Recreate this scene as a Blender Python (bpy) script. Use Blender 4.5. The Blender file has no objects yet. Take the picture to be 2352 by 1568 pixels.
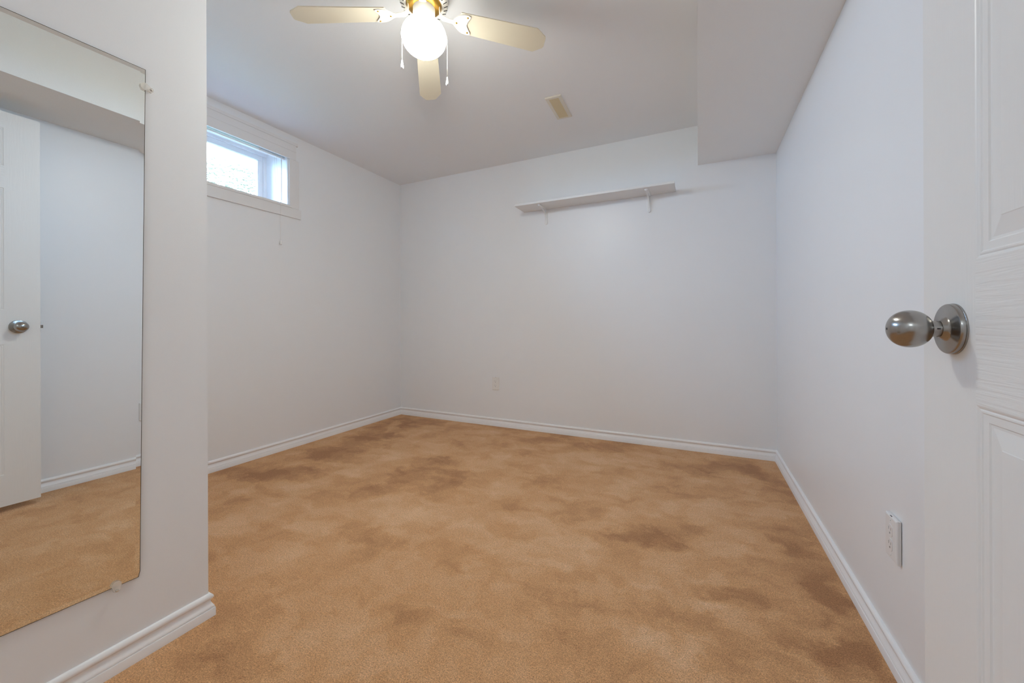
import bpy, bmesh, math, random
from mathutils import Vector, Matrix
random.seed(7)
scene = bpy.context.scene
C = scene.collection
PI = math.pi

# ------------------------------------------------------------------ camera
FPX, YAW, ROLL, CY = 893.975, 0.4462, -0.0033, 741.96
cam = bpy.data.cameras.new('camera')
cam_o = bpy.data.objects.new('camera', cam); C.objects.link(cam_o)
cam.sensor_fit = 'HORIZONTAL'; cam.sensor_width = 36.0
cam.lens = FPX / 2352.0 * 36.0
cam.shift_y = (CY - 784.0) / 2352.0
cam.clip_start = 0.01; cam.clip_end = 200
cam_o.matrix_world = (Matrix.Translation((0, 0, 0.95)) @ Matrix.Rotation(YAW, 4, 'Z')
                      @ Matrix.Rotation(PI/2, 4, 'X') @ Matrix.Rotation(ROLL, 4, 'Z'))
scene.camera = cam_o

# ------------------------------------------------------------------ view, world, big lights
scene.view_settings.view_transform = 'Standard'
scene.view_settings.look = 'None'
scene.view_settings.gamma = 1.0
scene.view_settings.exposure = -0.06
scene.view_settings.use_curve_mapping = False
scene.cycles.max_bounces = 24
scene.cycles.diffuse_bounces = 16
scene.cycles.glossy_bounces = 8

SKY = 38.0
world = bpy.data.worlds.new('overcast_sky'); scene.world = world
world.use_nodes = True
wn = world.node_tree.nodes; wl = world.node_tree.links
wn.clear()
wout = wn.new('ShaderNodeOutputWorld'); bg = wn.new('ShaderNodeBackground')
bg.inputs[0].default_value = (0.39, 0.63, 1.0, 1); bg.inputs[1].default_value = SKY
wl.new(bg.outputs[0], wout.inputs[0])

def area_light(name, loc, size, power, color, rot=(0, 0, 0), shape='DISK', sy=None, portal=False):
    l = bpy.data.lights.new(name, 'AREA'); l.shape = shape; l.size = size
    if sy: l.size_y = sy
    l.energy = power; l.color = color
    o = bpy.data.objects.new(name, l); C.objects.link(o)
    o.location = loc; o.rotation_euler = rot
    if portal: l.cycles.is_portal = True
    return o
# portal that guides sky light through the window opening
area_light('window_portal', (-3.20, 1.38, 2.075), 1.16, 1, (1, 1, 1), (0, -PI/2, 0), 'RECTANGLE', 0.46, True)
bpy.data.objects['window_portal'].data.size = 0.46
bpy.data.objects['window_portal'].data.size_y = 1.16
# unseen fill light added in the hall behind the camera
hl = bpy.data.lights.new('hall_fill', 'POINT'); hl.energy = 14; hl.color = (0.88, 1.0, 1.06); hl.shadow_soft_size = 0.14
hl_o = bpy.data.objects.new('hall_fill', hl); C.objects.link(hl_o); hl_o.location = (-0.45, -1.80, 2.10)

# ------------------------------------------------------------------ materials
def mat(name, color, rough=0.5, metal=0.0, bump=None, spec=0.5, var=0.0, vscale=8.0, **kw):
    """bump = (scale, distance, detail)"""
    m = bpy.data.materials.new(name); m.use_nodes = True
    nt = m.node_tree; N = nt.nodes; L = nt.links
    p = N['Principled BSDF']
    p.inputs['Base Color'].default_value = (*color, 1)
    p.inputs['Roughness'].default_value = rough
    p.inputs['Metallic'].default_value = metal
    p.inputs['Specular IOR Level'].default_value = spec
    for k, v in kw.items(): p.inputs[k.replace('_', ' ')].default_value = v
    geo = N.new('ShaderNodeNewGeometry')
    if bump:
        n = N.new('ShaderNodeTexNoise'); n.inputs['Scale'].default_value = bump[0]
        n.inputs['Detail'].default_value = bump[2] if len(bump) > 2 else 2
        L.new(geo.outputs['Position'], n.inputs['Vector'])
        b = N.new('ShaderNodeBump'); b.inputs['Distance'].default_value = bump[1]
        b.inputs['Strength'].default_value = 1.0
        L.new(n.outputs['Fac'], b.inputs['Height']); L.new(b.outputs[0], p.inputs['Normal'])
    if var:
        n = N.new('ShaderNodeTexNoise'); n.inputs['Scale'].default_value = vscale
        n.inputs['Detail'].default_value = 4
        L.new(geo.outputs['Position'], n.inputs['Vector'])
        mx = N.new('ShaderNodeMix'); mx.data_type = 'RGBA'
        mx.inputs[6].default_value = (*[c*(1-var) for c in color], 1)
        mx.inputs[7].default_value = (*[min(1, c*(1+var)) for c in color], 1)
        L.new(n.outputs['Fac'], mx.inputs[0]); L.new(mx.outputs[2], p.inputs['Base Color'])
    return m

M_wall = mat('wall_paint', (0.835, 0.855, 0.875), 0.36, bump=(240, 0.00012, 3), spec=0.42, var=0.012, vscale=3)
M_ceil = mat('ceiling_paint', (0.84, 0.855, 0.875), 0.8, bump=(160, 0.0003, 3), spec=0.2)
M_soffit = mat('soffit_paint', (0.87, 0.90, 0.915), 0.7, bump=(160, 0.0008, 3), spec=0.25)
M_trim = mat('trim_gloss_white', (0.875, 0.885, 0.895), 0.32, bump=(60, 0.0003, 2), spec=0.5)
M_casing = mat('window_casing_white', (0.80, 0.80, 0.80), 0.45, bump=(70, 0.0006, 3))
M_vinyl = mat('white_vinyl', (0.88, 0.86, 0.87), 0.35)
M_chrome = mat('mirror_silver', (0.885, 0.89, 0.86), 0.0, 1.0)
M_mirredge = mat('mirror_edge_glass', (0.09, 0.085, 0.07), 0.35, spec=0.4)
M_nickel = mat('brushed_nickel', (0.38, 0.367, 0.35), 0.22, 1.0, var=0.05, vscale=40, Anisotropic=0.6)
M_dark = mat('dark_recess', (0.02, 0.02, 0.02), 0.6)
M_slot = mat('outlet_slot_grey', (0.22, 0.22, 0.22), 0.5)
M_steel = mat('screw_steel', (0.62, 0.60, 0.56), 0.3, 1.0)
M_plate = mat('outlet_plastic', (0.80, 0.80, 0.80), 0.35)
M_plate_b = mat('outlet_plastic_cream', (0.82, 0.81, 0.79), 0.4)
M_shelf = mat('shelf_white', (0.78, 0.79, 0.79), 0.4, bump=(80, 0.0003, 2))
M_bracket = mat('bracket_white', (0.82, 0.83, 0.83), 0.3)
M_fan = mat('fan_cream_enamel', (0.84, 0.81, 0.73), 0.3)
M_blade = mat('fan_blade_cream', (0.68, 0.62, 0.49), 0.42, var=0.03, vscale=6)
M_brass = mat('polished_brass', (0.58, 0.34, 0.07), 0.34, 1.0)
M_vent = mat('vent_cream', (0.74, 0.70, 0.61), 0.45)
M_louver = mat('vent_louver_tan', (0.70, 0.61, 0.42), 0.5)
M_cord = mat('cord_white', (0.85, 0.83, 0.80), 0.6)
M_chain = mat('pull_chain', (0.88, 0.80, 0.66), 0.4, 0.0)
M_clip = mat('clear_plastic', (0.93, 0.90, 0.84), 0.15, Alpha=0.34)
M_leaf = mat('leaf_green', (0.25, 0.22, 0.15), 0.6, var=0.25, vscale=3)
M_bark = mat('bark', (0.30, 0.24, 0.19), 0.9)
M_lawn = mat('lawn', (0.12, 0.15, 0.08), 0.9, bump=(30, 0.03, 4), var=0.2, vscale=12)

def mat_glass():
    m = bpy.data.materials.new('window_glass'); m.use_nodes = True
    nt = m.node_tree; N = nt.nodes; L = nt.links; N.clear()
    o = N.new('ShaderNodeOutputMaterial'); t = N.new('ShaderNodeBsdfTransparent'); g = N.new('ShaderNodeBsdfGlossy')
    t.inputs[0].default_value = (0.96, 0.975, 0.97, 1); g.inputs['Roughness'].default_value = 0.02
    f = N.new('ShaderNodeFresnel'); f.inputs[0].default_value = 1.45
    mx = N.new('ShaderNodeMixShader')
    L.new(f.outputs[0], mx.inputs[0]); L.new(t.outputs[0], mx.inputs[1]); L.new(g.outputs[0], mx.inputs[2])
    L.new(mx.outputs[0], o.inputs[0]); return m
M_glass = mat_glass()

def mat_globe(color, strength, zc):
    """opal glass globe; emission shaped brightest below and dim above to spare the ceiling"""
    m = bpy.data.materials.new('lit_opal_glass'); m.use_nodes = True
    N = m.node_tree.nodes; L = m.node_tree.links; p = N['Principled BSDF']
    p.inputs['Base Color'].default_value = (0.9, 0.88, 0.84, 1)
    p.inputs['Emission Color'].default_value = (*color, 1); p.inputs['Emission Strength'].default_value = strength
    tc = N.new('ShaderNodeTexCoord'); sx = N.new('ShaderNodeSeparateXYZ'); mr = N.new('ShaderNodeMapRange')
    mr.interpolation_type = 'SMOOTHSTEP'
    mr.inputs['From Min'].default_value = zc + 0.012; mr.inputs['From Max'].default_value = zc - 0.066
    mr.inputs['To Min'].default_value = 0.06; mr.inputs['To Max'].default_value = 1.0  # upward glow cut so ceiling and fan arms do not blow out
    L.new(tc.outputs['Object'], sx.inputs[0]); L.new(sx.outputs['Z'], mr.inputs['Value'])
    mu = N.new('ShaderNodeVectorMath'); mu.operation = 'SCALE'; mu.inputs[0].default_value = color
    L.new(mr.outputs[0], mu.inputs['Scale']); L.new(mu.outputs[0], p.inputs['Emission Color'])
    return m
M_globe = mat_globe((0.975, 0.985, 0.925), 137.0, 2.2105 - 2.4026)

def mat_grain(name, color, vertical):
    m = bpy.data.materials.new(name); m.use_nodes = True
    nt = m.node_tree; N = nt.nodes; L = nt.links; p = N['Principled BSDF']
    p.inputs['Base Color'].default_value = (*color, 1); p.inputs['Roughness'].default_value = 0.38
    geo = N.new('ShaderNodeNewGeometry'); mp = N.new('ShaderNodeMapping')
    # grain runs along Z (vertical) or along Y (horizontal)
    mp.inputs['Scale'].default_value = (60, 170, 11) if vertical else (60, 8, 185)
    L.new(geo.outputs['Position'], mp.inputs['Vector'])
    n = N.new('ShaderNodeTexNoise'); n.inputs['Scale'].default_value = 1.0; n.inputs['Detail'].default_value = 3
    n.inputs['Distortion'].default_value = 0.6
    L.new(mp.outputs[0], n.inputs['Vector'])
    r = N.new('ShaderNodeValToRGB'); r.color_ramp.elements[0].position = 0.36; r.color_ramp.elements[1].position = 0.56
    L.new(n.outputs['Fac'], r.inputs[0])
    b = N.new('ShaderNodeBump'); b.inputs['Distance'].default_value = 0.0006
    b.inputs['Strength'].default_value = 0.13 if vertical else 0.45
    L.new(r.outputs[0], b.inputs['Height']); L.new(b.outputs[0], p.inputs['Normal'])
    return m
M_door_v = mat_grain('door_white_vertical_grain', (0.80, 0.80, 0.785), True)
M_door_h = mat_grain('door_white_horizontal_grain', (0.80, 0.80, 0.785), False)

NAP = [
(-2.377,1.597,0.188,0.088,-0.111,0.074,-1.00),
(-2.411,2.020,0.204,0.095,-0.147,0.123,-0.90),
(-2.476,2.479,0.168,0.078,-0.194,0.194,-1.00),
(-2.521,2.901,0.264,0.122,-0.154,0.178,-1.00),
(-1.547,1.895,0.217,0.102,-0.130,0.160,-0.90),
(-1.672,1.633,0.111,0.052,-0.069,0.068,-0.60),
(-1.605,2.197,0.163,0.076,-0.071,0.097,-0.70),
(-1.588,2.630,0.124,0.058,-0.069,0.114,-0.40),
(-2.626,1.505,0.127,0.059,-0.123,0.071,-0.50),
(-1.962,1.497,0.089,0.042,-0.061,0.047,-0.50),
(-1.210,3.067,0.300,0.139,-0.066,0.167,-0.50),
(-0.629,3.076,0.369,0.172,-0.032,0.155,-0.50),
(0.116,2.869,0.256,0.120,0.006,0.155,-0.70),
(-0.183,1.818,0.139,0.065,-0.009,0.092,-0.90),
(-0.077,2.381,0.198,0.093,-0.004,0.123,-0.40),
(0.406,2.738,0.092,0.043,0.045,0.300,-0.70),
(0.372,2.079,0.121,0.057,0.027,0.148,-0.90),
(0.437,1.691,0.061,0.029,0.035,0.134,-1.00),
(0.128,1.556,0.109,0.051,0.006,0.069,-0.90),
(0.210,1.356,0.137,0.065,0.010,0.063,-0.50),
(0.377,1.387,0.088,0.042,0.029,0.107,-0.60),
(-0.176,1.156,0.090,0.043,-0.009,0.061,-0.30),
(0.058,1.205,0.064,0.030,0.002,0.045,-0.60),
(-0.161,1.330,0.077,0.036,-0.005,0.040,-0.35),
(-1.140,0.700,0.182,0.086,-0.068,0.042,-0.50),
(-1.377,0.734,0.077,0.036,-0.082,0.044,-0.30),
(-0.425,1.072,0.140,0.066,-0.023,0.058,-0.15),
(0.267,1.809,0.366,0.173,0.078,0.522,-0.25),
(0.340,1.434,0.162,0.077,0.038,0.157,-0.20),
(-2.671,1.796,0.452,0.211,-0.354,0.239,-0.30),
(0.380,2.321,0.117,0.055,0.012,0.074,0.50),
(0.153,1.850,0.097,0.046,0.004,0.049,0.50),
(0.278,1.559,0.065,0.031,0.009,0.047,0.45),
(-0.180,1.486,0.086,0.041,-0.006,0.050,0.40),
(-0.538,1.890,0.157,0.074,-0.019,0.069,-0.40),
(-0.285,1.315,0.093,0.044,-0.011,0.051,-0.35),
(-0.708,1.263,0.088,0.041,-0.024,0.043,-0.30),
(-1.389,1.058,0.095,0.045,-0.051,0.039,-0.30),
(-1.276,1.323,0.106,0.050,-0.042,0.043,-0.35),
(-1.975,1.214,0.119,0.056,-0.063,0.039,-0.35),
(-2.320,1.329,0.090,0.042,-0.060,0.034,0.60),
(-2.505,1.777,0.071,0.033,-0.063,0.045,0.70),
(0.050,1.607,0.065,0.031,0.002,0.054,0.60),
(0.051,1.463,0.065,0.031,0.002,0.045,0.90),
(-0.053,1.248,0.093,0.044,-0.003,0.076,0.75),
(0.331,1.484,0.072,0.034,0.013,0.059,0.70),
(0.029,2.156,0.292,0.137,0.002,0.148,0.40),
(0.236,2.034,0.105,0.049,0.010,0.083,0.50),
(-1.737,1.278,0.386,0.181,-0.117,0.086,0.45),
(-1.942,2.187,0.257,0.120,-0.090,0.102,0.60),
(-1.213,1.622,0.342,0.161,-0.071,0.095,0.45),
(-2.018,1.789,0.076,0.036,-0.059,0.052,0.80),
(-0.820,2.564,0.485,0.227,-0.052,0.162,0.40),
(-0.684,1.526,0.338,0.159,-0.082,0.183,0.25),
(-2.218,2.904,0.109,0.051,-0.037,0.049,0.70),
(-2.582,2.820,0.052,0.024,-0.134,0.146,0.80),

]
def mat_carpet():
    m = bpy.data.materials.new('tan_cut_pile_carpet'); m.use_nodes = True
    nt = m.node_tree; N = nt.nodes; L = nt.links; p = N['Principled BSDF']
    p.inputs['Roughness'].default_value = 0.95; p.inputs['Specular IOR Level'].default_value = 0.08
    p.inputs['Sheen Weight'].default_value = 0.12; p.inputs['Sheen Roughness'].default_value = 0.5
    geo = N.new('ShaderNodeNewGeometry'); P = geo.outputs['Position']
    def math_(op, a, b=None, clamp=False):
        n = N.new('ShaderNodeMath'); n.operation = op; n.use_clamp = clamp
        for i, v in enumerate((a, b)):
            if v is None: continue
            if isinstance(v, (int, float)): n.inputs[i].default_value = v
            else: L.new(v, n.inputs[i])
        return n.outputs[0]
    def noise(scale, detail=2, vec=None, dist=0.0, rough=0.5, out='Fac'):
        n = N.new('ShaderNodeTexNoise'); n.inputs['Scale'].default_value = scale
        n.inputs['Detail'].default_value = detail; n.inputs['Distortion'].default_value = dist
        n.inputs['Roughness'].default_value = rough
        L.new(vec if vec is not None else P, n.inputs['Vector']); return n.outputs[out]
    # brushed pile direction: patches warped by noise
    wv = N.new('ShaderNodeVectorMath'); wv.operation = 'MULTIPLY_ADD'
    wv.inputs[1].default_value = (0.22, 0.22, 0.0); wv.inputs[2].default_value = (-0.11, -0.11, 0)
    L.new(noise(5.0, 4, rough=0.6, out='Color'), wv.inputs[0])
    va = N.new('ShaderNodeVectorMath'); va.operation = 'ADD'
    w2_ = N.new('ShaderNodeVectorMath'); w2_.operation = 'MULTIPLY_ADD'
    w2_.inputs[1].default_value = (0.10, 0.10, 0.0); w2_.inputs[2].default_value = (-0.05, -0.05, 0)
    L.new(noise(19.0, 3, rough=0.6, out='Color'), w2_.inputs[0])
    v0 = N.new('ShaderNodeVectorMath'); v0.operation = 'ADD'
    L.new(P, v0.inputs[0]); L.new(wv.outputs[0], v0.inputs[1])
    L.new(v0.outputs[0], va.inputs[0]); L.new(w2_.outputs[0], va.inputs[1])
    total = None
    for (x, y, ux, uy, vx, vy, amt) in NAP:
        det = ux*vy - uy*vx
        a = math.atan2(uy, ux); ru = math.hypot(ux, uy); rv = abs(det)/ru
        mp = N.new('ShaderNodeMapping'); mp.vector_type = 'TEXTURE'
        mp.inputs['Location'].default_value = (x, y, 0); mp.inputs['Rotation'].default_value = (0, 0, a)
        mp.inputs['Scale'].default_value = (ru*1.15, rv*1.15, 1)
        L.new(va.outputs[0], mp.inputs['Vector'])
        ln = N.new('ShaderNodeVectorMath'); ln.operation = 'LENGTH'; L.new(mp.outputs[0], ln.inputs[0])
        mr = N.new('ShaderNodeMapRange'); mr.interpolation_type = 'SMOOTHSTEP'
        mr.inputs['From Min'].default_value = 1.3; mr.inputs['From Max'].default_value = 0.40
        mr.inputs['To Min'].default_value = 0.0; mr.inputs['To Max'].default_value = amt
        L.new(ln.outputs['Value'], mr.inputs['Value'])
        total = mr.outputs[0] if total is None else math_('ADD', total, mr.outputs[0])
    soft = math_('MULTIPLY', math_('SUBTRACT', noise(4.2, 5, vec=va.outputs[0], dist=0.2, rough=0.62), 0.5), 1.45)
    # vacuum strokes: noise stretched along the brushing direction
    st = N.new('ShaderNodeMapping'); st.inputs['Rotation'].default_value = (0, 0, math.radians(-62)); st.inputs['Scale'].default_value = (3.0, 11.0, 1)
    L.new(va.outputs[0], st.inputs['Vector'])
    strk = math_('MULTIPLY', math_('SUBTRACT', noise(1.0, 4, vec=st.outputs[0], rough=0.6), 0.5), 0.75)
    nap = math_('ADD', math_('MULTIPLY', total, 0.34), math_('ADD', math_('ADD', soft, strk), 0.56), True)
    # tufts
    fine = noise(290, 2, rough=0.7)
    mid = noise(120, 2)
    cr = N.new('ShaderNodeValToRGB'); e = cr.color_ramp.elements
    e[0].position = 0.08; e[0].color = (0.400, 0.198, 0.090, 1)
    e[1].position = 0.95; e[1].color = (0.735, 0.470, 0.275, 1)
    k = cr.color_ramp.elements.new(0.5); k.color = (0.620, 0.345, 0.165, 1)
    L.new(nap, cr.inputs[0])
    tuft = math_('ADD', math_('MULTIPLY', fine, 0.9), math_('MULTIPLY', mid, 0.22))
    tr = N.new('ShaderNodeMapRange'); tr.inputs['From Min'].default_value = 0.31; tr.inputs['From Max'].default_value = 0.79
    tr.inputs['To Min'].default_value = 0.42; tr.inputs['To Max'].default_value = 1.50
    L.new(tuft, tr.inputs['Value'])
    mx = N.new('ShaderNodeVectorMath'); mx.operation = 'SCALE'
    L.new(cr.outputs[0], mx.inputs[0]); L.new(tr.outputs[0], mx.inputs['Scale'])
    L.new(mx.outputs[0], p.inputs['Base Color'])
    b = N.new('ShaderNodeBump'); b.inputs['Distance'].default_value = 0.003; b.inputs['Strength'].default_value = 0.7
    L.new(tuft, b.inputs['Height']); L.new(b.outputs[0], p.inputs['Normal'])
    return m
M_carpet = mat_carpet()
M_hallfloor = M_carpet

# ------------------------------------------------------------------ mesh helpers
def obj(name, bm, m, parent=None, smooth=False, bevel=None, loc=None, rot=None, auto=None):
    me = bpy.data.meshes.new(name)
    bmesh.ops.recalc_face_normals(bm, faces=bm.faces[:])
    bm.to_mesh(me); bm.free()
    for mm in (m if isinstance(m, (list, tuple)) else [m]): me.materials.append(mm)
    o = bpy.data.objects.new(name, me); C.objects.link(o)
    if smooth:
        for p in me.polygons: p.use_smooth = True
        if auto: me.set_sharp_from_angle(angle=auto)
    if loc is not None: o.location = loc
    if rot is not None: o.rotation_euler = rot
    if parent is not None: o.parent = parent
    if bevel:
        b = o.modifiers.new('bevel', 'BEVEL'); b.width = bevel; b.segments = 3; b.limit_method = 'ANGLE'
    return o
def tag(o, label=None, cat=None, group=None, kind=None):
    if label: o['label'] = label
    if cat: o['category'] = cat
    if group: o['group'] = group
    if kind: o['kind'] = kind
    return o
def thing(name, label, cat, loc=(0, 0, 0), rotz=0.0, group=None, kind=None):
    o = bpy.data.objects.new(name, None); C.objects.link(o); o.empty_display_size = 0.05
    o.location = loc; o.rotation_euler = (0, 0, rotz)
    return tag(o, label, cat, group, kind)
def struct(name, bm, m, label=None, cat=None, **kw):
    o = obj(name, bm, m, **kw); tag(o, label, cat, kind='structure'); return o
def box(bm, lo, hi, M=None):
    xs, ys, zs = zip(lo, hi)
    v = [bm.verts.new((xs[i], ys[j], zs[k])) for i in (0, 1) for j in (0, 1) for k in (0, 1)]
    for f in ((0, 1, 3, 2), (4, 6, 7, 5), (0, 4, 5, 1), (2, 3, 7, 6), (0, 2, 6, 4), (1, 5, 7, 3)):
        bm.faces.new([v[i] for i in f])
    if M is not None: bmesh.ops.transform(bm, matrix=M, verts=v)
    return v
def boxes(*bs):
    bm = bmesh.new()
    for lo, hi in bs: box(bm, lo, hi)
    return bm
def lathe(bm, prof, n=48, axis='Z', origin=(0, 0, 0)):
    """prof: list of (radius, height)"""
    rings = []
    O = Vector(origin)
    def pt(r, h, a):
        if axis == 'Z': return O + Vector((r*math.cos(a), r*math.sin(a), h))
        if axis == '-X': return O + Vector((-h, r*math.cos(a), r*math.sin(a)))
        if axis == 'Y': return O + Vector((r*math.cos(a), h, r*math.sin(a)))
    for r, h in prof:
        if r < 1e-6: rings.append([bm.verts.new(pt(0, h, 0))])
        else: rings.append([bm.verts.new(pt(r, h, 2*PI*i/n)) for i in range(n)])
    for A, B in zip(rings, rings[1:]):
        if len(A) == 1 and len(B) == 1: continue
        for i in range(n):
            j = (i+1) % n
            if len(A) == 1: bm.faces.new((A[0], B[j], B[i]))
            elif len(B) == 1: bm.faces.new((A[i], A[j], B[0]))
            else: bm.faces.new((A[i], A[j], B[j], B[i]))
    for R in (rings[0], rings[-1]):
        if len(R) > 1: bm.faces.new(R)
    return rings
def tube(bm, pts, r, n=10):
    pts = [Vector(p) for p in pts]; rings = []
    rr = r if isinstance(r, (list, tuple)) else [r]*len(pts)
    up = Vector((0, 0, 1))
    for i, p in enumerate(pts):
        d = (pts[min(i+1, len(pts)-1)] - pts[max(i-1, 0)]).normalized()
        a = up if abs(d.dot(up)) < 0.95 else Vector((1, 0, 0))
        s = d.cross(a).normalized(); t = s.cross(d)
        rings.append([bm.verts.new(p + (s*math.cos(2*PI*k/n) + t*math.sin(2*PI*k/n))*rr[i]) for k in range(n)])
    for A, B in zip(rings, rings[1:]):
        for k in range(n): bm.faces.new((A[k], A[(k+1) % n], B[(k+1) % n], B[k]))
    bm.faces.new(rings[0]); bm.faces.new(rings[-1][::-1])
def prism(bm, outline, z0, z1, M=None):
    a = [bm.verts.new((x, y, z0)) for x, y in outline]; b = [bm.verts.new((x, y, z1)) for x, y in outline]
    n = len(a)
    bm.faces.new(a[::-1]); bm.faces.new(b)
    for i in range(n): bm.faces.new((a[i], a[(i+1) % n], b[(i+1) % n], b[i]))
    if M is not None: bmesh.ops.transform(bm, matrix=M, verts=a+b)
def arc_pts(cx, cy, r, a0, a1, n):
    return [(cx + r*math.cos(a0+(a1-a0)*i/n), cy + r*math.sin(a0+(a1-a0)*i/n)) for i in range(n+1)]

# ------------------------------------------------------------------ room dimensions (metres)
XL, XR, YB, H = -2.822, 0.485, 3.1856, 2.4026
XP, YP = -1.441, 0.715           # partition face and end
ZS, XS = 2.1102, 0.001           # soffit underside and outer face
BH, BT = 0.0746, 0.0146          # baseboard
TW = 0.30                        # outer wall thickness
WY0, WY1, WZ0, WZ1 = 0.81, 1.944, 1.850, 2.290   # window opening
DX0, DX1, DZ = -0.43, 0.343, 2.045               # doorway
HY = -2.90                       # far wall of hall

# ------------------------------------------------------------------ shell
struct('floor', boxes(((XL-0.02, HY-0.1, -0.12), (XR+0.15, YB+0.02, 0.0))), M_carpet, 'tan cut pile carpet floor with brushed darker and lighter patches', 'carpet')
struct('ceiling', boxes(((XL-TW, HY-0.1, H), (XR+0.2, YB+0.2, H+0.12))), M_ceil, 'flat off-white painted ceiling', 'ceiling')
struct('wall_back', boxes(((XL-TW, YB, 0), (XR+0.15, YB+0.15, H))), M_wall, 'off-white back wall with the shelf', 'wall')
struct('wall_right', boxes(((XR, 0.0, 0), (XR+0.15, YB, H))), M_wall, 'off-white wall behind the open door', 'wall')
struct('wall_left', boxes(
    ((XL-TW, HY, 0), (XL, YB, WZ0)), ((XL-TW, HY, WZ1), (XL, YB, H)),
    ((XL-TW, HY, WZ0), (XL, WY0, WZ1)), ((XL-TW, WY1, WZ0), (XL, YB, WZ1))), M_wall, 'off-white wall with the small high window', 'wall')
struct('wall_closet', boxes(((XL, HY, 0), (XP, YP, H))), M_wall, 'off-white projecting wall that carries the mirror', 'wall')
struct('wall_front', boxes(((DX1, -0.12, 0), (XR+0.15, 0.0, H)), ((DX1, HY, 0), (XR+0.15, -0.12, H))), M_wall, 'wall at the hinge side of the door', 'wall')
struct('wall_hall', boxes(((XL, HY-0.1, 0), (XR+0.15, HY, H))), M_wall, 'hall wall', 'wall')
bm = boxes(((XS, 0.0, ZS), (XR, YB, H)))
struct('ceiling_soffit', bm, M_soffit, 'boxed soffit running along the top of the wall behind the door', 'soffit')

# ------------------------------------------------------------------ baseboards
PROF = [(0.0, BH), (0.0035, BH-0.0003), (0.0065, 0.0725), (0.0095, 0.0685), (0.0108, 0.0645), (0.0106, 0.0605),
        (0.0088, 0.0577), (0.0062, 0.0560), (0.0046, 0.0535), (0.0044, 0.0500), (0.0054, 0.0462), (0.0073, 0.0420),
        (0.0100, 0.0370), (0.0118, 0.0335), (0.0126, 0.0305), (0.0126, 0.0290), (0.0108, 0.0280), (0.0138, 0.0268), (BT, 0.0250), (BT, 0.0)]
def sweep(bm, path, normals):
    """path: xy points; normals[i]: room-facing normal of segment i; mitred at the joints"""
    secs = []
    for i, p in enumerate(path):
        ns = []
        if i > 0: ns.append(Vector(normals[i-1]))
        if i < len(path)-1: ns.append(Vector(normals[i]))
        if len(ns) == 2:
            s = ns[0] + ns[1]; off = s / (s.dot(ns[0]))
        else: off = ns[0]
        secs.append([bm.verts.new((p[0]+off.x*o, p[1]+off.y*o, z)) for o, z in PROF + [(0.0, 0.0)]])
    for A, B in zip(secs, secs[1:]):
        n = len(A)
        for k in range(n): bm.faces.new((A[k], A[(k+1) % n], B[(k+1) % n], B[k]))
    bm.faces.new(secs[0]); bm.faces.new(secs[-1][::-1])
def miter(bm, a, b, nrm, na=None, nb=None):
    """one straight board a->b, ends mitred against neighbouring normals na, nb"""
    secs = []
    n0 = Vector(nrm)
    for p, nn in ((a, na), (b, nb)):
        off = n0
        if nn is not None:
            s = n0 + Vector(nn); off = s / s.dot(n0)
        secs.append([bm.verts.new((p[0]+off.x*o, p[1]+off.y*o, z)) for o, z in PROF + [(0.0, 0.0)]])
    A, B = secs; n = len(A)
    for k in range(n): bm.faces.new((A[k], A[(k+1) % n], B[(k+1) % n], B[k]))
    bm.faces.new(A); bm.faces.new(B[::-1])
AUTO = math.radians(40)
for nm, a, b, nrm, na, nb, lab in (
    ('baseboard_back', (XL, YB), (XR, YB), (0, -1), (1, 0), (-1, 0), 'white moulded baseboard under the shelf wall'),
    ('baseboard_right', (XR, YB), (XR, 0.0), (-1, 0), (0, -1), (0, 1), 'white moulded baseboard along the wall behind the door'),
    ('baseboard_left', (XL, YP), (XL, YB), (1, 0), (0, 1), (0, -1), 'white moulded baseboard under the window wall')):
    bm = bmesh.new(); miter(bm, a, b, nrm, na, nb)
    struct(nm, bm, M_trim, lab, 'baseboard', smooth=True, auto=AUTO)
bm = bmesh.new(); sweep(bm, [(XL+BT, YP), (XP, YP), (XP, HY)], [(0, 1), (1, 0)])
struct('baseboard_closet', bm, M_trim, 'white moulded baseboard wrapping the corner of the mirror wall', 'baseboard', smooth=True, auto=AUTO)

# ------------------------------------------------------------------ window
win = thing('window_1', 'small high basement window with white casing', 'window', (0, 0, 0), kind='structure')
bm = bmesh.new()
XO = XL - TW
FX0, FX1 = XL-0.30, XL-0.255      # frame depth range
# fixed outer frame (ring)
def ring(bm, x0, x1, y0, y1, z0, z1, w):
    box(bm, (x0, y0, z0), (x1, y1, z0+w)); box(bm, (x0, y0, z1-w), (x1, y1, z1))
    box(bm, (x0, y0, z0+w), (x1, y0+w, z1-w)); box(bm, (x0, y1-w, z0+w), (x1, y1, z1-w))
ring(bm, XL-0.30, XL-0.25, WY0, WY1, WZ0, WZ1, 0.028)
obj('window_frame', bm, M_vinyl, win, bevel=0.003)
bm = bmesh.new(); ring(bm, XL-0.292, XL-0.262, WY0+0.0275, WY1-0.0275, WZ0+0.0275, WZ1-0.0275, 0.038)
obj('sash', bm, M_vinyl, win, bevel=0.003)
bm = boxes(((XL-0.280, WY0+0.064, WZ0+0.064), (XL-0.276, WY1-0.064, WZ1-0.064)))
obj('pane', bm, M_glass, win)
# deep reveal lining
t = 0.006
bm = boxes(((XL-0.25, WY0, WZ0), (XL-0.001, WY0+t, WZ1)), ((XL-0.25, WY1-t, WZ0), (XL-0.001, WY1, WZ1)),
           ((XL-0.25, WY0+t, WZ0), (XL-0.001, WY1-t, WZ0+t)), ((XL-0.25, WY0+t, WZ1-t), (XL-0.001, WY1-t, WZ1)))
obj('jamb_lining', bm, M_vinyl, win)
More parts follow.
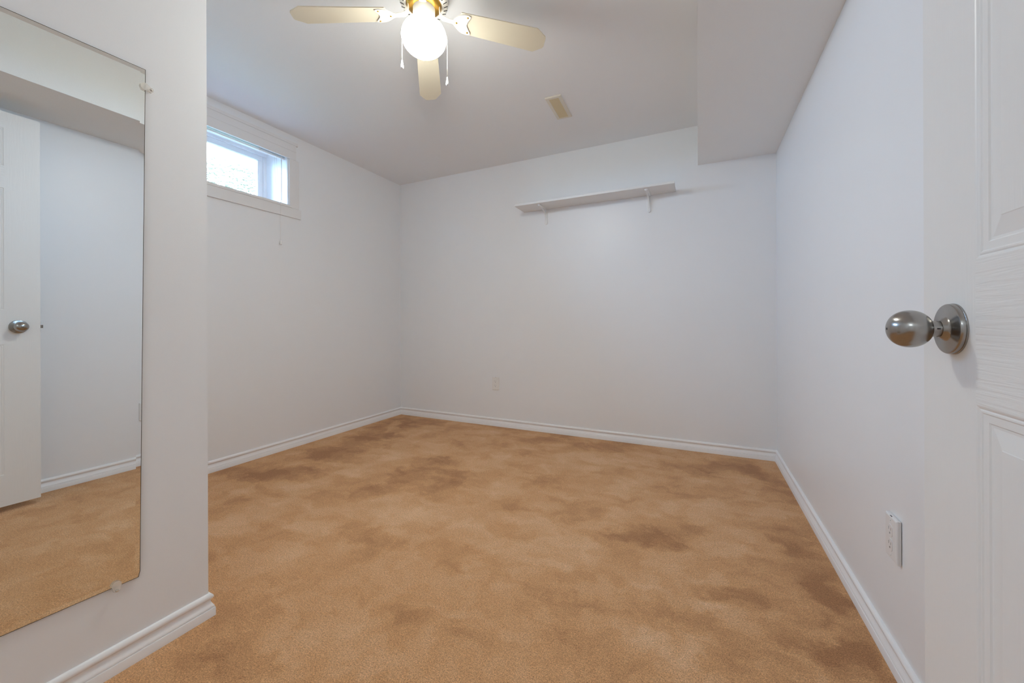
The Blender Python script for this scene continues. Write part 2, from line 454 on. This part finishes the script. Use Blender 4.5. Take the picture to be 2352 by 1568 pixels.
# casing boards on the wall
def casing_board(bm, y0, y1, z0, z1): box(bm, (XL, y0, z0), (XL+0.014, y1, z1))
CT0, CT1 = 2.213, 2.326
bm = bmesh.new(); casing_board(bm, WY0-0.065, 2.003, CT0, CT1)
box(bm, (XL, WY0-0.085, CT1), (XL+0.016, 2.018, CT1+0.022))
box(bm, (XL+0.014, WY0-0.065, CT0+0.062), (XL+0.0165, 2.003, CT0+0.068))
obj('head_casing', bm, M_casing, win, bevel=0.003)
bm = bmesh.new(); casing_board(bm, 1.947, 2.026, 1.838, CT0)
box(bm, (XL-0.004, WY1-0.004, 1.850), (XL+0.006, 1.948, CT0))
obj('side_casing', bm, M_casing, win, bevel=0.003)
bm = bmesh.new(); casing_board(bm, WY0-0.083, WY0-0.012, 1.838, CT0)
obj('side_casing', bm, M_casing, win, bevel=0.003)
bm = bmesh.new(); casing_board(bm, WY0-0.083, 2.044, 1.766, 1.838)
obj('sill_apron', bm, M_casing, win, bevel=0.002)
bm = bmesh.new(); box(bm, (XL-0.012, WY0-0.02, 1.838), (XL+0.018, 1.966, 1.857))
obj('sill', bm, M_casing, win, bevel=0.004)

# ------------------------------------------------------------------ blind
bl = thing('mini_blind', 'white mini blind raised to the top of the window', 'blind', (XL-0.035, 1.45, 2.20))
bm = boxes(((-0.013, -0.63, 0.045), (0.013, 0.488, 0.075)))
obj('headrail', bm, M_vinyl, bl, bevel=0.002)
bm = bmesh.new()
for i in range(9):
    z = 0.0155 + i*0.0033
    vs = []
    for j, (x, dz) in enumerate(((-0.0125, 0), (-0.006, 0.0012), (0, 0.0016), (0.006, 0.0012), (0.0125, 0))):
        vs.append([bm.verts.new((x, -0.626, z+dz)), bm.verts.new((x, 0.485, z+dz)), bm.verts.new((x, 0.485, z+dz+0.0004)), bm.verts.new((x, -0.626, z+dz+0.0004))])
    for A, B in zip(vs, vs[1:]):
        for k in range(4): bm.faces.new((A[k], A[(k+1) % 4], B[(k+1) % 4], B[k]))
obj('slats', bm, M_vinyl, bl)
bm = boxes(((-0.0115, -0.627, 0.002), (0.0115, 0.486, 0.012)))
obj('bottom_rail', bm, M_vinyl, bl, bevel=0.003)
for yy in (-0.44, 0.295):
    bm = boxes(((0.0128, yy-0.006, 0.000), (0.0142, yy+0.006, 0.050)))
    obj('ladder_tape', bm, M_cord, bl)
bm = bmesh.new(); tube(bm, [(0.020, 0.452, 0.050), (0.021, 0.452, -0.10), (0.021, 0.452, -0.318)], 0.0028, 8)
obj('tilt_wand', bm, M_cord, bl, smooth=True)
# lift cords fall over the sill and hang in front of the wall
bm = bmesh.new()
tube(bm, [(0.022, 0.412, 0.052), (0.030, 0.414, -0.20), (0.056, 0.4235, -0.335), (0.0575, 0.4235, -0.36), (0.054, 0.4225, -0.632)], 0.0007, 6)
tube(bm, [(0.022, 0.396, 0.052), (0.030, 0.399, -0.20), (0.056, 0.4215, -0.335), (0.0575, 0.4215, -0.36), (0.054, 0.4225, -0.632)], 0.0007, 6)
cord = obj('lift_cord', bm, M_cord, bl, smooth=True)
def tassel(z, s):
    bm = bmesh.new(); lathe(bm, [(0, 0.016*s), (0.003*s, 0.016*s), (0.0045*s, 0.008*s), (0.0075*s, -0.008*s), (0.0085*s, -0.013*s), (0.007*s, -0.016*s), (0, -0.0155*s)], 20, 'Z', (0.056, 0.4225, z))
    obj('tassel', bm, M_cord, cord, smooth=True)
tassel(-0.352, 0.75); tassel(-0.643, 1.0)

# ------------------------------------------------------------------ outside
bm = bmesh.new(); box(bm, (-30, -20, 1.55), (XL-TW-0.01, 25, 1.72))
struct('ground', bm, M_lawn, 'lawn outside the window', 'lawn')
def bush(name, label, loc, rad, hgt, n, seed):
    rnd = random.Random(seed)
    r = thing(name, label, 'tree', loc)
    bm = bmesh.new()
    for i in range(n):
        while True:
            v = Vector((rnd.uniform(-1, 1), rnd.uniform(-1, 1), rnd.uniform(-1, 1)))
            if v.length < 1: break
        lump = 0.75 + 0.25*math.sin(5*v.x+seed)*math.cos(4*v.y) 
        c = Vector((v.x*rad*lump, v.y*rad*lump, hgt*0.58 + v.z*hgt*0.42))
        s = rnd.uniform(0.025, 0.06)
        R = Matrix.Rotation(rnd.uniform(0, 2*PI), 4, 'Z') @ Matrix.Rotation(rnd.uniform(-1.2, 1.2), 4, 'X')
        vs = [bm.verts.new(c + R @ Vector(q)) for q in ((-s, 0, 0), (-0.3*s, 0.42*s, 0.1*s), (0.45*s, 0.38*s, 0.1*s), (s, 0, -0.1*s), (0.45*s, -0.38*s, 0.1*s), (-0.3*s, -0.42*s, 0.1*s))]
        bm.faces.new(vs)
    obj('foliage', bm, M_leaf, r)
    bm = bmesh.new()
    tube(bm, [(0, 0, -0.02), (0.03, 0.02, hgt*0.3), (0.0, 0.05, hgt*0.62)], [0.09, 0.07, 0.03], 10)
    for k in range(5):
        a = k*1.3
        tube(bm, [(0.02, 0.02, hgt*(0.25+0.05*k)), (0.4*rad*math.cos(a), 0.4*rad*math.sin(a), hgt*(0.45+0.06*k))], [0.035, 0.012], 8)
    obj('trunk', bm, M_bark, r, smooth=True)
    return r
bush('garden_tree', 'pale green leafy tree seen through the window glass', (-8.2, 4.6, 1.72), 1.9, 2.35, 7000, 3)

# ------------------------------------------------------------------ mirror on the projecting wall
mir = thing('wall_mirror', 'tall frameless wall mirror held by clear clips', 'mirror', (XP, 0.35, 0.235))
def mirror_mesh():
    bm = bmesh.new()
    oy, oz = 0.35, 0.235
    # outline y,z on the front plane
    def top(y): return 1.6838 + (y-0.5576)*0.0242
    def bot(y): return 0.2331 + (0.5384-y)*0.0292
    YL = 0.13
    out = [(YL, bot(YL)), (0.5384, bot(0.5384)), (0.5418, 0.2490), (0.5576, top(0.5576)), (YL, top(YL))]
    cy = sum(p[0] for p in out)/len(out); cz = sum(p[1] for p in out)/len(out)
    bw = 0.012
    inn = [(out[0][0]+bw, out[0][1]+bw), (out[1][0]-bw, out[1][1]+bw), (out[2][0]-bw, out[2][1]+0.004), (out[3][0]-bw, out[3][1]-bw), (out[4][0]+bw, out[4][1]-bw)]
    xb, xe, xf = 0.0015, 0.0061, 0.0064
    B = [bm.verts.new((xb, y-oy, z-oz)) for y, z in out]
    E = [bm.verts.new((xe, y-oy, z-oz)) for y, z in out]
    I = [bm.verts.new((xf, y-oy, z-oz)) for y, z in inn]
    n = len(out)
    f = bm.faces.new(I); f.material_index = 0
    A = []
    for i in range(n):
        v = Vector(inn[i]) - Vector(out[i]); k = 0.0014/bw
        A.append(bm.verts.new((xe + (xf-xe)*k, out[i][0]+v.x*k-oy, out[i][1]+v.y*k-oz)))
    for i in range(n):
        j = (i+1) % n
        q = bm.faces.new((E[i], E[j], A[j], A[i])); q.material_index = 1
        q = bm.faces.new((A[i], A[j], I[j], I[i])); q.material_index = 0
        q = bm.faces.new((B[i], B[j], E[j], E[i])); q.material_index = 1
    f = bm.faces.new(B[::-1]); f.material_index = 1
    return bm
obj('mirror_glass', mirror_mesh(), [M_chrome, M_mirredge], mir)
def mirror_clip(y, z, ang, scr):
    """clear plastic clip; ang is the direction from the mirror edge towards the wall"""
    M = Matrix.Translation((0.001, y-0.35, z-0.235)) @ Matrix.Rotation(ang, 4, 'X')
    bm = bmesh.new()
    # in local: X out of wall, Y outward from the mirror, outline in YZ
    ol = [(-0.004, 0.0105)] + arc_pts(0.0085, 0, 0.0070, PI/2, -PI/2, 10) + [(-0.004, -0.0105)] + arc_pts(-0.004, 0, 0.0105, -PI/2, -3*PI/2, 12)[1:-1]
    a = [bm.verts.new((0.0085, p[0], p[1])) for p in ol]; b = [bm.verts.new((0.0115, p[0], p[1])) for p in ol]
    bm.faces.new(a[::-1]); bm.faces.new(b)
    for i in range(len(a)): bm.faces.new((a[i], a[(i+1) % len(a)], b[(i+1) % len(a)], b[i]))
    vs = box(bm, (0.0, 0.003, -0.005), (0.009, 0.014, 0.005))
    bmesh.ops.transform(bm, matrix=M, verts=bm.verts[:])
    c = obj('mirror_clip', bm, M_clip, mir, bevel=0.0008); c['label'] = 'clear plastic clip'
    bm = bmesh.new(); lathe(bm, [(0, 0.0145), (0.0018, 0.0142), (0.0032, 0.0128), (0.0036, 0.0114), (0.0, 0.0112)], 16, '-X')
    bmesh.ops.transform(bm, matrix=M @ Matrix.Translation((0, 0.0095, 0)) @ Matrix.Rotation(PI, 4, 'Z'), verts=bm.verts[:])
    obj('screw', bm, M_steel, c, smooth=True)
mirror_clip(0.5585, 1.631, -0.25, True)
mirror_clip(0.4905, 0.236, -PI/2, True)

# ------------------------------------------------------------------ door (open, parallel to the right wall)
DXF = 0.304; DTH = 0.035; DY1 = 0.7895; DW = 0.762; DY0 = DY1-DW; DB, DT = 0.030, 2.032
door = thing('door_1', 'white six panel door standing open', 'door', (DXF, DY0, 0.0), kind='structure')
ST = 0.120; MU = 0.098
PW = (DW-2*ST-MU)/2
ycuts = [0, ST, ST+PW, ST+PW+MU, DW-ST, DW]
zcuts = [DB, 0.188, 0.8495, 1.0255, 1.645, 1.755, 1.950, DT]
MOULD = [(0.0, 0.0), (0.0018, 0.0006), (0.0040, 0.0021), (0.0058, 0.0013), (0.0076, 0.0013), (0.0092, 0.0025), (0.0180, 0.0027),
         (0.0196, 0.0042), (0.0225, 0.0044), (0.0430, 0.0010), (0.0440, 0.0005)]
def door_slab():
    bm = bmesh.new()
    def side(x0, sgn):
        for i in range(5):
            for j in range(7):
                y0, y1, z0, z1 = ycuts[i], ycuts[i+1], zcuts[j], zcuts[j+1]
                if i in (1, 3) and j in (1, 3, 5):
                    prev = None
                    for ins, dep in MOULD:
                        lo = [bm.verts.new((x0 + sgn*dep, y, z)) for y, z in ((y0+ins, z0+ins), (y1-ins, z0+ins), (y1-ins, z1-ins), (y0+ins, z1-ins))]
                        if prev:
                            for k in range(4):
                                f = bm.faces.new((prev[k], prev[(k+1) % 4], lo[(k+1) % 4], lo[k])); f.material_index = 2
                        prev = lo
                    f = bm.faces.new(prev); f.material_index = 0
                else:
                    f = bm.faces.new([bm.verts.new((x0, y, z)) for y, z in ((y0, z0), (y1, z0), (y1, z1), (y0, z1))])
                    f.material_index = 0 if i in (0, 4) or (i == 2 and j in (1, 3, 5)) else 1
    side(0.0, 1); side(DTH, -1)
    for (a, b) in (((0, DB), (DW, DB)), ((DW, DB), (DW, DT)), ((DW, DT), (0, DT)), ((0, DT), (0, DB))):
        f = bm.faces.new([bm.verts.new(q) for q in ((0, *a), (0, *b), (DTH, *b), (DTH, *a))]); f.material_index = 2
    bmesh.ops.remove_doubles(bm, verts=bm.verts[:], dist=1e-5)
    return bm
M_door_s = mat('door_white_smooth', (0.80, 0.80, 0.785), 0.38)
slab = obj('door_slab', door_slab(), [M_door_v, M_door_h, M_door_s], door)
# knob set, both faces
KY, KZ = 0.715-DY0, 0.9405
def knob_side(side):
    k = bpy.data.objects.new('door_knob', None); C.objects.link(k); k.parent = door
    k.location = (0 if side < 0 else DTH, KY, KZ)
    k.rotation_euler = (0, 0, 0 if side < 0 else PI)
    bm = bmesh.new()
    lathe(bm, [(0.0, 0.0), (0.0335, 0.0), (0.0335, 0.0016), (0.0327, 0.0020), (0.0330, 0.0024), (0.0330, 0.0058), (0.0322, 0.0070), (0.0305, 0.0076), (0.0165, 0.0080), (0.0150, 0.0088), (0.0135, 0.0108), (0.0122, 0.0130), (0.0112, 0.0142), (0.0098, 0.0144), (0.0, 0.0144)], 64, '-X')
    obj('rose', bm, M_nickel, k, smooth=True, auto=math.radians(35))
    bm = bmesh.new()
    egg = [(0.0, 0.0143), (0.0098, 0.0143), (0.0098, 0.0153), (0.0107, 0.0155), (0.0107, 0.0226)]
    for q in range(1, 25):
        t_ = math.radians(150 - (150-4)*q/24)
        egg.append((0.0254*math.sin(t_)**0.92, 0.0437 + 0.0232*math.cos(t_)))
    egg += [(0.0017, 0.0669), (0.0016, 0.0630), (0.0, 0.0630)]
    lathe(bm, egg, 64, '-X')
    kb = obj('knob', bm, M_nickel, k, smooth=True, auto=math.radians(50))
    bm = bmesh.new(); box(bm, (-0.0200, -0.0107, -0.0005), (-0.0165, -0.0100, 0.0012))
    lathe(bm, [(0.0, 0.0655), (0.0017, 0.0655), (0.0017, 0.0671), (0.0, 0.0671)], 12, '-X')
    sl = obj('release_slot', bm, M_dark, k); sl['label'] = 'small dark slot and pin hole'
    return k
knob_side(-1); knob_side(1)
lt = bpy.data.objects.new('door_latch', None); C.objects.link(lt); lt.parent = door; lt.location = (DTH/2, DW, KZ)
bm = boxes(((-0.0125, 0.0, -0.028), (0.0125, 0.0018, 0.028)))
obj('latch_plate', bm, M_nickel, lt, bevel=0.0006)
bm = bmesh.new()
prism(bm, [(-0.0085, 0.0), (0.0085, 0.0), (0.0085, 0.003), (0.002, 0.011), (-0.0085, 0.012)], -0.008, 0.008)
obj('latch_bolt', bm, M_nickel, lt, bevel=0.0008)
for z in (0.25, 1.05, 1.82):
    bm = bmesh.new(); lathe(bm, [(0, -0.045), (0.006, -0.045), (0.006, 0.045), (0, 0.045)], 16, 'Z', (DTH+0.004, -0.006, z))
    box(bm, (0.004, -0.0015, z-0.044), (DTH, 0.0005, z+0.044))
    obj('hinge', bm, M_nickel, door, smooth=True, auto=AUTO)
# hinge jamb
bm = boxes(((DX1-0.004, -0.12, 0), (DX1+0.012, 0.012, DZ)))
struct('trim_1', bm, M_trim, 'white door jamb', 'trim')

# ------------------------------------------------------------------ shelf on the back wall
SX0, SX1, SZ, SD, STK = -1.400, -0.148, 1.9365, 0.205, 0.017
sh = thing('wall_shelf', 'white wall shelf board on two brackets', 'shelf', ((SX0+SX1)/2, YB, SZ))
w2 = (SX1-SX0)/2
bm = boxes(((-w2, -SD, 0.0), (w2, -0.001, STK)))
obj('shelf_board', bm, M_shelf, sh, bevel=0.0015)
def bracket(x):
    p = bpy.data.objects.new('shelf_bracket', None); C.objects.link(p); p.parent = sh; p.location = (x-(SX0+SX1)/2, 0, 0)
    W = 0.0145
    bm = bmesh.new()
    # wall leg with a rounded foot
    ol = [(-W, 0.0)] + [(-W, -0.118)] + arc_pts(0, -0.118, W, PI, 2*PI, 10)[1:] + [(W, 0.0)]
    a = [bm.verts.new((q[0], -0.0005, q[1])) for q in ol]; b = [bm.verts.new((q[0]*0.86, -0.010, q[1])) for q in ol]
    bm.faces.new(a); bm.faces.new(b[::-1])
    for i in range(len(a)): bm.faces.new((a[i], a[(i+1) % len(a)], b[(i+1) % len(a)], b[i]))
    obj('wall_leg', bm, M_bracket, p, smooth=True, auto=AUTO)
    bm = bmesh.new()
    ol = [(-W, -0.001)] + [(-W, -0.165)] + arc_pts(0, -0.165, W, PI, 2*PI, 10)[1:] + [(W, -0.001)]
    prism(bm, ol, -0.0075, -0.0003)
    # downturned nose at the front
    lathe(bm, [(0.0, -0.0150), (0.007, -0.0140), (0.0105, -0.0075), (0, -0.0074)], 16, 'Z', (0, -0.168, 0))
    obj('shelf_arm', bm, M_bracket, p, smooth=True, auto=AUTO)
    bm = bmesh.new()
    # curved stiffening rib between the two legs
    top = [(-0.155, -0.007), (-0.006, -0.007), (-0.006, -0.112)]
    cur = [(-0.012, -0.098), (-0.017, -0.075), (-0.027, -0.052), (-0.045, -0.035), (-0.075, -0.023), (-0.11, -0.016)]
    ol = top + cur
    a = [bm.verts.new((-0.0050, y, z)) for y, z in ol]; b = [bm.verts.new((0.0050, y, z)) for y, z in ol]
    bm.faces.new(a); bm.faces.new(b[::-1])
    for i in range(len(a)): bm.faces.new((a[i], a[(i+1) % len(a)], b[(i+1) % len(a)], b[i]))
    obj('rib', bm, M_bracket, p, bevel=0.0012)
bracket(-1.191); bracket(-0.342)

# ------------------------------------------------------------------ outlets
def outlet(label, loc, rotz, mp, depth):
    """local frame: plate in XZ, facing -Y"""
    o = thing('wall_outlet', label, 'outlet', loc, rotz, 'wall outlets')
    bm = bmesh.new()
    w, h, d = 0.0355, 0.0585, depth
    def rect(s, y): return [bm.verts.new((x, y, z)) for x, z in ((-w+s, -h+s), (w-s, -h+s), (w-s, h-s), (-w+s, h-s))]
    R = [rect(0, -0.0015), rect(0, -d+0.0035), rect(0.0012, -d+0.0012), rect(0.0040, -d)]
    bm.faces.new(R[0]); bm.faces.new(R[-1][::-1])
    for A, B in zip(R, R[1:]):
        for k in range(4): bm.faces.new((A[k], A[(k+1) % 4], B[(k+1) % 4], B[k]))
    obj('cover_plate', bm, mp, o, bevel=0.0006)
    bm = boxes(((-w+0.004, -0.0016, -h+0.004), (w-0.004, -0.0002, h-0.004)))  # thin black sheet stands in for shade between plate and wall
    g = obj('gap_shade', bm, M_dark, o); g['label'] = 'dark sheet for the shaded gap behind the plate'
    bm = boxes(((-0.006, -d+0.0008, h-0.0006), (0.004, -d+0.0030, h+0.0002)))
    g = obj('pry_slot', bm, M_dark, o); g['label'] = 'dark pry slot'
    for s in (1, -1):
        bm = bmesh.new(); zc = s*0.0195; r = 0.0172
        ol = []
        for a0, a1 in ((PI*0.22, PI*0.78), (PI*1.22, PI*1.78)):
            ol += arc_pts(0, 0, r, a0, a1, 12)
        a = [bm.verts.new((x, -d+0.001, zc+z)) for x, z in ol]; b = [bm.verts.new((x*0.97, -d-0.0016, zc+z*0.97)) for x, z in ol]
        bm.faces.new(a); bm.faces.new(b[::-1])
        for i in range(len(a)): bm.faces.new((a[i], a[(i+1) % len(a)], b[(i+1) % len(a)], b[i]))
        rc = obj('receptacle', bm, mp, o)
        bm = bmesh.new()
        box(bm, (-0.0072, -d-0.0019, zc+0.0005), (-0.0055, -d-0.0010, zc+0.0085))
        box(bm, (0.0055, -d-0.0019, zc+0.0012), (0.0070, -d-0.0010, zc+0.0078))
        lathe(bm, [(0, d+0.0008), (0.0027, d+0.0008), (0.0027, d+0.0019), (0, d+0.0019)], 14, 'Y', (0, 0, 0))
        last = bm.verts[:]
        vs = last[16:]
        bmesh.ops.transform(bm, matrix=Matrix.Translation((0, 0, zc-0.0075)) @ Matrix.Scale(-1, 4, (0, 1, 0)), verts=vs)
        sl = obj('slots', bm, M_slot, rc); sl['label'] = 'dark plug slots'
    for zz in (0.0475, -0.0475):
        bm = bmesh.new(); lathe(bm, [(0, d-0.0005), (0.0032, d-0.0005), (0.0030, d+0.0006), (0.0015, d+0.0011), (0, d+0.0012)], 14, 'Y')
        bmesh.ops.transform(bm, matrix=Matrix.Translation((0, 0, zz)) @ Matrix.Scale(-1, 4, (0, 1, 0)), verts=bm.verts[:])
        obj('screw', bm, mp, o, smooth=True)
    return o
outlet('small far outlet low on the wall under the shelf', (-1.6915, YB, 0.3925), 0.0, M_plate_b, 0.007)
outlet('white outlet standing proud of the wall beside the open door', (XR, 1.4085, 0.3605), -PI/2, M_plate, 0.0115)

# ------------------------------------------------------------------ ceiling register
vx, vy = -0.842, 2.504
vt = thing('ceiling_vent', 'cream metal ceiling air vent with tan louvres', 'vent', (vx, vy, H), math.radians(2.2))
L2, W2 = 0.143, 0.0540
bm = bmesh.new()
def vring(L, W, z): return [bm.verts.new((x, y, z)) for x, y in ((-W, -L), (W, -L), (W, L), (-W, L))]
RR = [vring(L2, W2, -0.0003), vring(L2, W2, -0.0022), vring(L2-0.004, W2-0.004, -0.0075), vring(L2-0.021, W2-0.021, -0.0085), vring(L2-0.023, W2-0.023, -0.0060), vring(L2-0.023, W2-0.023, -0.0003)]
for A, B in zip(RR, RR[1:]):
    for k in range(4): bm.faces.new((A[k], A[(k+1) % 4], B[(k+1) % 4], B[k]))
obj('vent_frame', bm, M_vent, vt)
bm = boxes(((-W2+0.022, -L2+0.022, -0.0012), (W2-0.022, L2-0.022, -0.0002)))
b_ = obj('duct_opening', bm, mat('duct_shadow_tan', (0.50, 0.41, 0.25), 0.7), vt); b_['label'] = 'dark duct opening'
nl = 20
for i in range(nl):
    y = -L2+0.0275 + i*(2*L2-0.055)/(nl-1)
    bm = bmesh.new(); box(bm, (-W2+0.0215, -0.0050, -0.0004), (W2-0.0215, 0.0050, 0.0004), Matrix.Translation((0, y, -0.0055)) @ Matrix.Rotation(math.radians(-38), 4, 'X'))
    obj('louvre', bm, M_louver, vt)

# ------------------------------------------------------------------ ceiling fan
FXC, FYC = -1.0860, 1.3820
fan = thing('ceiling_fan', 'cream four blade ceiling fan with lit globe', 'ceiling fan', (FXC, FYC, H))
def dz(z): return z - H
# motor housing hugging the ceiling
bm = bmesh.new()
lathe(bm, [(0.0, dz(2.4022)), (0.084, dz(2.4022)), (0.092, dz(2.396)), (0.1000, dz(2.388)), (0.1058, dz(2.376)), (0.1062, dz(2.368)), (0.1035, dz(2.360)), (0.0960, dz(2.3530)), (0.0860, dz(2.3490)), (0.0790, dz(2.3480)), (0.0775, dz(2.3500)), (0.0770, dz(2.3580)), (0.0, dz(2.3580))], 72)
mh = obj('motor_housing', bm, M_fan, fan, smooth=True, auto=AUTO)
bm = bmesh.new()
for k in range(28):
    a = 2*PI*(k+0.5)/28
    M = Matrix.Rotation(a, 4, 'Z') @ Matrix.Translation((0.0945, 0, dz(2.3520))) @ Matrix.Rotation(math.radians(-25), 4, 'Y')
    box(bm, (-0.0085, -0.0011, -0.0014), (0.0085, 0.0011, 0.0006), M)
vs_ = obj('vent_slots', bm, M_dark, mh); vs_['label'] = 'ring of dark cooling slots'
bm = bmesh.new()
lathe(bm, [(0.0, dz(2.357)), (0.0760, dz(2.357)), (0.0755, dz(2.3500)), (0.0700, dz(2.3440)), (0.0600, dz(2.3390)), (0.0500, dz(2.3345)), (0.0, dz(2.3340))], 72)
obj('flywheel', bm, M_brass, fan, smooth=True, auto=AUTO)['label'] = 'polished brass disc'
bm = bmesh.new()
lathe(bm, [(0.0, dz(2.3345)), (0.0480, dz(2.3345)), (0.0480, dz(2.2900)), (0.0465, dz(2.2880)), (0.0465, dz(2.2720)), (0.0440, dz(2.2690)), (0.0, dz(2.2690))], 56)
obj('switch_housing', bm, M_fan, fan, smooth=True, auto=AUTO)
# lit globe
ZG = 2.2105; A_, B_ = 0.0975, 0.0780
prof = [(0.0, dz(ZG-B_))]
for i in range(1, 25):
    th = -PI/2 + i*(PI*0.86)/24
    r = A_*math.cos(th); z = ZG + B_*math.sin(th)
    if r < 0.043 and th > 0: break
    prof.append((r, dz(z)))
prof += [(0.0430, dz(2.2850)), (0.0, dz(2.2850))]
bm = bmesh.new(); lathe(bm, prof, 64)
gl = obj('lamp_globe', bm, M_globe, fan, smooth=True); gl['label'] = 'glowing opal glass globe'
# blades
ZBL = 2.312; RB = 0.548; DROOP = 7.0
def blade(ang):
    e = bpy.data.objects.new('fan_blade', None); C.objects.link(e); e.parent = fan
    e.rotation_euler = (0, math.radians(DROOP), ang); e.location = (0, 0, dz(ZBL))
    pit = Matrix.Rotation(math.radians(-10), 4, 'X')
    bm = bmesh.new()
    r0, r1, w0, w1 = 0.165, RB, 0.050, 0.060
    ol = [(r0, -w0), (r1-0.045, -w1), (r1-0.004, -w1+0.030), (r1, -w1+0.040), (r1, w1-0.040), (r1-0.004, w1-0.030), (r1-0.045, w1), (r0, w0), (r0-0.006, w0-0.010), (r0-0.006, -w0+0.010)]
    prism(bm, ol, -0.0025, 0.0025, pit)
    b = obj('blade_panel', bm, M_blade, e, bevel=0.0012)
    # cast blade iron: foot on the flywheel, drop, neck, plate
    bm = bmesh.new()
    pts = [(0.062, 0, 0.045), (0.064, 0, 0.032), (0.068, 0, 0.014), (0.080, 0, 0.003), (0.100, 0, -0.001), (0.120, 0, -0.003), (0.138, 0, -0.004)]
    wd = [0.0125, 0.0130, 0.0150, 0.0150, 0.0120, 0.0105, 0.0150]; th = [0.006]*7
    secs = []
    for i, p in enumerate(pts):
        d = (Vector(pts[min(i+1, 6)]) - Vector(pts[max(i-1, 0)])).normalized(); nn = Vector((-d.z, 0, d.x))
        secs.append([bm.verts.new(Vector(p) + Vector((0, sy*wd[i], 0)) + nn*sz*th[i]/2*(1 if abs(sy) < 1 else 0.55)) for sy, sz in ((-1, -1), (-0.5, -1), (0.5, -1), (1, -1), (1, 1), (0.5, 1), (-0.5, 1), (-1, 1))])
    for A, B in zip(secs, secs[1:]):
        for k in range(8): bm.faces.new((A[k], A[(k+1) % 8], B[(k+1) % 8], B[k]))
    bm.faces.new(secs[0]); bm.faces.new(secs[-1][::-1])
    # leaf shaped plate under the blade
    ol = [(0.128, -0.010), (0.140, -0.024), (0.155, -0.038), (0.175, -0.046), (0.196, -0.047), (0.206, -0.042), (0.204, -0.034), (0.197, -0.022), (0.191, -0.010), (0.189, 0.0),
          (0.191, 0.010), (0.197, 0.022), (0.204, 0.034), (0.206, 0.042), (0.196, 0.047), (0.175, 0.046), (0.155, 0.038), (0.140, 0.024), (0.128, 0.010)]
    prism(bm, ol, -0.0065, -0.0022, pit)
    ir = obj('blade_iron', bm, M_fan, e, smooth=True, auto=AUTO)
    for (x, y) in ((0.143, 0.0), (0.192, -0.036), (0.192, 0.036)):
        bm = bmesh.new(); lathe(bm, [(0, -0.0095), (0.0022, -0.0092), (0.0038, -0.0078), (0.0040, -0.0062), (0, -0.006)], 14, 'Z', (x, y, 0))
        bmesh.ops.transform(bm, matrix=pit, verts=bm.verts[:])
        obj('screw', bm, M_brass, ir, smooth=True)
    return e
for k in range(4): blade(math.radians(34.2 + 90*k))
# pull chains draped from the switch housing over the globe
def pull_chain(direction, rr, zend):
    c, s = math.cos(direction), math.sin(direction)
    pts = []
    for r, z in ((0.046, 2.300), (0.056, 2.297), (0.074, 2.286), (0.088, 2.262), (rr, 2.225), (rr+0.001, 2.18), (rr+0.001, zend+0.018)): pts.append((c*r, s*r, dz(z)))
    bm = bmesh.new(); tube(bm, pts, 0.0011, 6)
    p = obj('pull_chain', bm, M_chain, fan, smooth=True)
    bm = bmesh.new(); lathe(bm, [(0, 0.021), (0.0022, 0.020), (0.0034, 0.012), (0.0055, 0.000), (0.0070, -0.010), (0.0068, -0.015), (0.0050, -0.018), (0, -0.019)], 20, 'Z', (c*(rr+0.001), s*(rr+0.001), dz(zend)))
    obj('pull_bead', bm, M_trim, p, smooth=True)
# image-left and image-right of the globe as the room is seen from the door
pull_chain(PI + YAW - 0.10, 0.1000, 2.098)
pull_chain(YAW + 0.25, 0.1000, 2.030)
